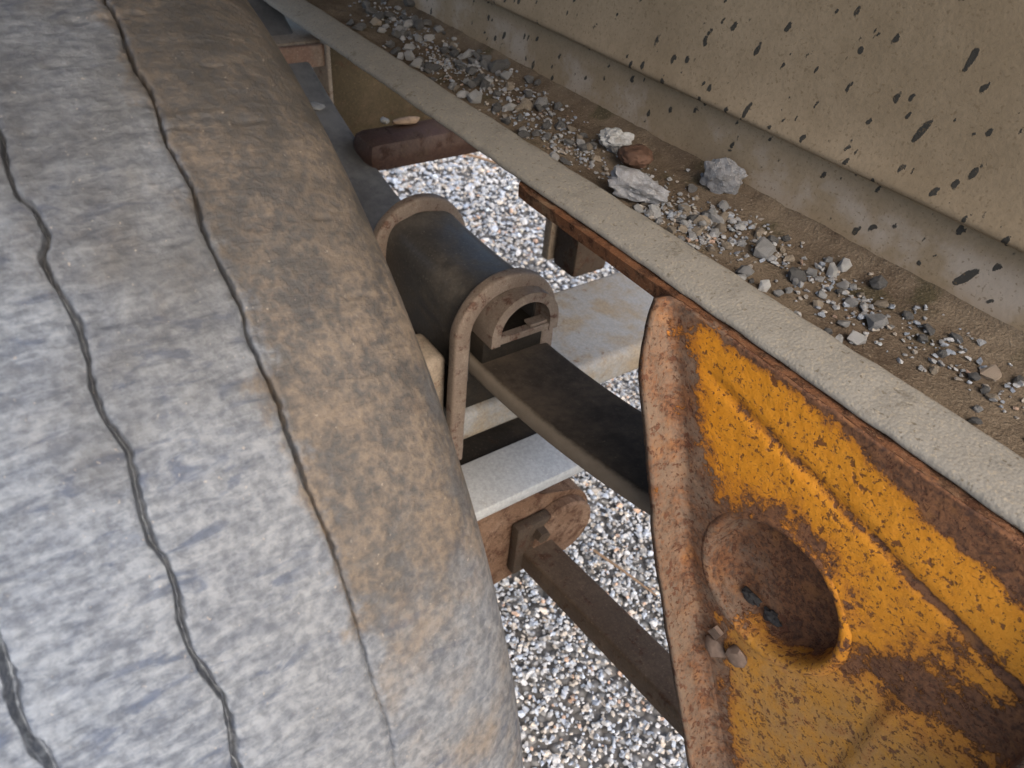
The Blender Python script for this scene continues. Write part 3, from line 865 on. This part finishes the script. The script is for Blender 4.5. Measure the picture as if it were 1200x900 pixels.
# individual stones on the ledge
STONES = [(-0.237,0.389,0.0100,'w'),(-0.232,0.416,0.0096,'g'),(-0.228,0.394,0.0077,'g'),(-0.227,0.404,0.0067,'g'),(-0.233,0.434,0.0104,'g'),(-0.226,0.435,0.0057,'g'),(-0.229,0.451,0.0105,'w'),(-0.214,0.444,0.0091,'g'),(-0.209,0.449,0.0080,'g'),(-0.201,0.446,0.0056,'t'),(-0.201,0.464,0.0126,'d'),(-0.204,0.383,0.0074,'w'),(-0.206,0.406,0.0076,'t'),(-0.212,0.419,0.0067,'g'),(-0.191,0.435,0.0077,'g'),(-0.187,0.448,0.0089,'t'),(-0.175,0.422,0.0138,'g'),(-0.185,0.404,0.0095,'g'),(-0.174,0.384,0.0081,'w'),(-0.170,0.398,0.0113,'w'),(-0.183,0.386,0.0062,'d'),(-0.167,0.430,0.0048,'g'),(-0.169,0.450,0.0087,'d'),(-0.149,0.436,0.0083,'d'),(-0.134,0.432,0.0071,'d'),(-0.127,0.414,0.0069,'t'),(-0.139,0.455,0.0073,'d'),(-0.108,0.440,0.0129,'T'),(-0.111,0.429,0.0098,'d'),(-0.096,0.420,0.0067,'t'),(-0.102,0.423,0.0067,'d'),(-0.090,0.391,0.0082,'d'),(-0.095,0.403,0.0056,'g'),(-0.251,0.383,0.0067,'w'),(-0.246,0.388,0.0051,'d'),(-0.064,0.376,0.0077,'d'),(-0.096,0.450,0.0069,'d'),(-0.453,0.446,0.0206,'g'),(-0.349,0.391,0.0089,'g'),(-0.357,0.387,0.0089,'g'),(-0.321,0.386,0.0086,'t'),(-0.325,0.405,0.0100,'g'),(-0.344,0.422,0.0103,'g'),(-0.312,0.405,0.0099,'t'),(-0.333,0.455,0.0105,'g'),(-0.329,0.439,0.0103,'g'),(-0.317,0.434,0.0127,'t'),(-0.300,0.385,0.0095,'w'),(-0.291,0.398,0.0072,'t'),(-0.288,0.410,0.0084,'t'),(-0.286,0.424,0.0073,'g'),(-0.289,0.447,0.0125,'t'),(-0.269,0.425,0.0191,'g'),(-0.279,0.450,0.0086,'d'),(-0.275,0.459,0.0074,'d'),(-0.255,0.437,0.0083,'t'),(-0.300,0.374,0.0071,'g'),(-0.328,0.423,0.0076,'g'),(-0.462,0.376,0.0098,'w'),(-0.456,0.382,0.0112,'w'),(-0.507,0.388,0.0118,'d'),(-0.505,0.400,0.0104,'d'),(-0.498,0.407,0.0104,'d'),(-0.466,0.420,0.0102,'d'),(-0.465,0.427,0.0103,'t'),(-0.444,0.419,0.0100,'t'),(-0.448,0.389,0.0084,'d'),(-0.904,0.442,0.0167,'d'),(-0.875,0.450,0.0185,'d'),(-0.885,0.483,0.0168,'d'),(-0.823,0.463,0.0179,'d'),(-0.836,0.453,0.0180,'g'),(-0.821,0.433,0.0137,'g'),(-0.781,0.451,0.0135,'w'),(-0.785,0.439,0.0115,'g'),(-0.792,0.424,0.0096,'w'),(-0.843,0.394,0.0136,'d'),(-0.868,0.395,0.0119,'d'),(-0.826,0.414,0.0117,'g'),(-0.754,0.394,0.0128,'d'),(-0.734,0.400,0.0144,'g'),(-0.720,0.405,0.0107,'d'),(-0.737,0.391,0.0108,'g'),(-0.738,0.444,0.0130,'d'),(-0.726,0.451,0.0148,'d'),(-0.714,0.459,0.0147,'g'),(-0.700,0.464,0.0146,'d'),(-0.691,0.437,0.0125,'d'),(-0.671,0.438,0.0158,'d'),(-0.690,0.468,0.0127,'d'),(-0.662,0.464,0.0195,'d'),(-0.644,0.415,0.0119,'g'),(-0.640,0.425,0.0136,'d'),(-0.640,0.396,0.0100,'g'),(-0.602,0.398,0.0194,'g'),(-0.614,0.392,0.0114,'g'),(-0.686,0.394,0.0104,'d'),(-0.666,0.389,0.0102,'d'),(-0.569,0.415,0.0143,'w'),(-0.568,0.434,0.0129,'t'),(-0.564,0.447,0.0162,'g'),(-0.552,0.459,0.0129,'d'),(-0.547,0.412,0.0094,'d'),(-0.545,0.395,0.0092,'d'),(-0.517,0.394,0.0105,'g'),(-0.521,0.422,0.0108,'d'),(-0.604,0.473,0.0085,'d'),(-0.508,0.442,0.0092,'t'),(-0.467,0.431,0.0118,'d'),(-0.481,0.418,0.0103,'d'),(-0.593,0.455,0.0100,'d'),(-0.928,0.472,0.0150,'d'),(-0.946,0.503,0.0154,'d'),(-0.957,0.461,0.0130,'d'),(-0.336,0.388,0.0075,'g'),(-0.340,0.379,0.0062,'g'),(-0.311,0.398,0.0073,'g'),(-0.302,0.401,0.0061,'w'),(-0.310,0.387,0.0072,'g'),(-0.305,0.416,0.0086,'g'),(-0.318,0.420,0.0075,'t'),(-0.321,0.450,0.0078,'g'),(-0.271,0.435,0.0073,'g'),(-0.267,0.445,0.0061,'t')]
ex = random.Random(21)
for cx_, cy_, sx_, sy_, n, tones in ((-.86, .455, .07, .022, 22, 'dddg'), (-.70, .436, .075, .026, 34, 'dddgt'), (-.58, .432, .06, .024, 20, 'ddgt'), (-.33, .412, .035, .018, 18, 'ggwdt'), (-.225, .428, .03, .02, 8, 'gwgd')):
    for _ in range(n):
        y_ = min(.472, max(.391, ex.gauss(cy_, sy_)))
        STONES.append((round(ex.gauss(cx_, sx_ * .7), 3), round(y_, 3), ex.uniform(.0065, .0145), ex.choice(tones)))
SV = hull_variants(10, 16, 11)
SM = []
for V, F in SV:
    SM.append(mesh_np('stone', V, F, MAT['stone'], smooth=False))
TONE = {'w': (.48, .475, .46), 'g': (.30, .297, .29), 'd': (.115, .112, .108), 't': (.30, .25, .19), 'T': (.42, .33, .25)}
WORDS = {'w': 'whitish', 'g': 'grey', 'd': 'dark grey', 't': 'tan', 'T': 'pale tan'}
ZONES = [(-.76, 'in the far heap on the ledge'), (-.62, 'in the thick heap beyond the strut'), (-.42, 'on the ledge just beyond the white lump'),
         (-.26, 'in the cluster right of the white lump'), (-.16, 'in the scatter above the yellow plate'), (9, 'near the right end of the ledge')]
NTH = 'first second third fourth fifth sixth seventh eighth ninth tenth eleventh twelfth thirteenth fourteenth fifteenth sixteenth seventeenth eighteenth nineteenth twentieth'.split()
def image_x(p):
    v = Vector(p) - Vector((0, 0, 1.1)); return v.dot(right) / v.dot(fwd)
srt = random.Random(5)
BY = {}
for i, (x, y, s, t_) in enumerate(STONES):
    o = bpy.data.objects.new('stone', SM[i % len(SM)])
    COL.objects.link(o)
    s *= 1.30
    o.scale = (s, s * srt.uniform(.75, 1.0), s * srt.uniform(.7, 1.0))
    o.rotation_euler = (srt.uniform(-.5, .5), srt.uniform(-.5, .5), srt.uniform(0, 6.28))
    o.location = (x, y, dirt_z(x, y) + s * .17)
    c = TONE[t_]; k_ = srt.uniform(.75, 1.25)
    o.color = (c[0] * k_, c[1] * k_, c[2] * k_, 1)
    zone = next(w for lim, w in ZONES if x < lim)
    size = 'pebble' if s < .0105 else ('small stone' if s < .0155 else 'larger stone')
    BY.setdefault(('%s %s' % (WORDS[t_], size), zone), []).append(o)
for (what, zone), os_ in BY.items():
    os_.sort(key=lambda o: image_x(o.location))
    n = len(os_)
    for j, o in enumerate(os_):
        if what.startswith('pale tan'):
            lab = 'pale tan stone half sunk in mud near the right end of the ledge'
        elif n == 1:
            lab = 'only %s %s' % (what, zone)
        elif j >= (n + 1) // 2 and n > 3:
            lab = '%s %s, %s from right' % (what, zone, NTH[n - 1 - j])
        else:
            lab = '%s %s, %s from left' % (what, zone, NTH[j])
        tag(o, lab, 'stone', 'stones lying on the rail ledge')

def big(name, c, s, rot, mat, label, cat, amp, seed, tone=None, flat=False):
    bm = bmesh.new()
    bmesh.ops.create_icosphere(bm, subdivisions=4, radius=.5)
    for v in bm.verts:
        p = v.co.copy(); o_ = Vector((seed, seed * 2.3, 1))
        v.co *= 1 + amp * mnoise.noise(p * 2.4 + o_) + amp * .6 * mnoise.noise(p * 6 + o_) + amp * .28 * mnoise.noise(p * 15 + o_)
    bm.transform(Matrix.Rotation(rot, 4, 'Z') @ Matrix.Diagonal((*s, 1)))
    bm.transform(Matrix.Translation(c))
    o = bm_obj(name, bm, mat, base=c, angle=30)
    if tone: o.color = (*tone, 1)
    return tag(o, label, cat)
big('white_stone', (-.374, .398, .858), (.052, .027, .019), .25, MAT['stone'], 'big white lump of stone lying against the edge strip of the ledge', 'stone', .45, 3, (.24, .24, .245))
big('rust_lump', (-.4185, .437, .858), (.029, .026, .017), .4, MAT['rust_scale'], 'round reddish brown lump of rust scale behind the big white stone', 'rust lump', .22, 5)
big('grey_slab', (-.352, .470, .862), (.034, .016, .028), .3, MAT['stone'], 'flat dark grey slab of stone leaning against the beige rail web', 'stone', .4, 8, (.19, .19, .195))
big('flat_stone', (-.455, .448, .858), (.026, .018, .016), 1.0, MAT['stone'], 'rough grey stone touching the round rust lump on its far side', 'stone', .45, 14, (.33, .33, .32))

# ------------------------------------------------------------------ cross members and struts
def beam(name, label, base, parts, cat='cross member', group=None):
    t_ = thing(name, base, label, cat, group)
    for nm, b_, mat, bev in parts:
        bm_obj(nm, box_bm(*b_, bev), MAT[mat], t_)
    return t_
beam('cross_member', 'dusty tan cross member with reddish front face over the far end of the leaf spring', (-1.16, .2, .73),
     [('top_plate', (-1.238, -1.100, -.1, .457, .742, .762), 'tan_beam', .005), ('front_face', (-1.0995, -1.088, -.1, .455, .727, .759), 'red_tan', .004)])
beam('cross_member', 'pale tan cross member showing in the top corner beside the tyre', (-1.5, .2, .70),
     [('face', (-1.62, -1.32, -.1, .47, .70, .752), 'tan_beam', .010)])
beam('cross_member', 'reddish brown cross member under the rail beyond the gravel gap', (-.92, .9, .66),
     [('face', (-.938, -.872, .415, 1.7, .650, .697), 'red_rust', .019)])
beam('gusset_plate', 'dark olive brown gusset plate hanging under the far part of the rail', (-1.1, .5, .65),
     [('plate', (-1.135, -1.09, .460, 1.2, .606, .841), 'olive_beam', .004), ('edge_bar', (-1.14, -1.082, .4525, .4595, .600, .841), 'tan_beam', .002)], 'gusset')
beam('strut', 'short brown upright strut standing behind the axle beam below the rail', (-.70, .66, .55),
     [('post', (-.725, -.675, .628, .690, .540, .83), 'dark_rust', .006), ('side_plate', (-.742, -.726, .62, .70, .545, .83), 'tan_beam', .003)], 'strut')
c = (-.925, .465, .703)
tag(bm_obj('pale_chip', lump_bm(c, (.014, .012, .010), 2.2), MAT['chip'], base=c), 'small whitish stone chip at the end of the pale debris on the red cross member', 'stone chip')
c = (-.915, .492, .702)
tag(bm_obj('wood_chip', lump_bm(c, (.014, .044, .011), 3.7), MAT['twig'], base=c), 'tan strip of debris lying on the red cross member below the edge strip', 'debris')
c = (-1.005, .40, leaf_z(-1.005) + .003)
tag(bm_obj('pale_flake', lump_bm(c, (.026, .020, .006), 5.1), MAT['chip'], base=c), 'pale flake of dried mud stuck on the far end of the leaf spring', 'mud flake')
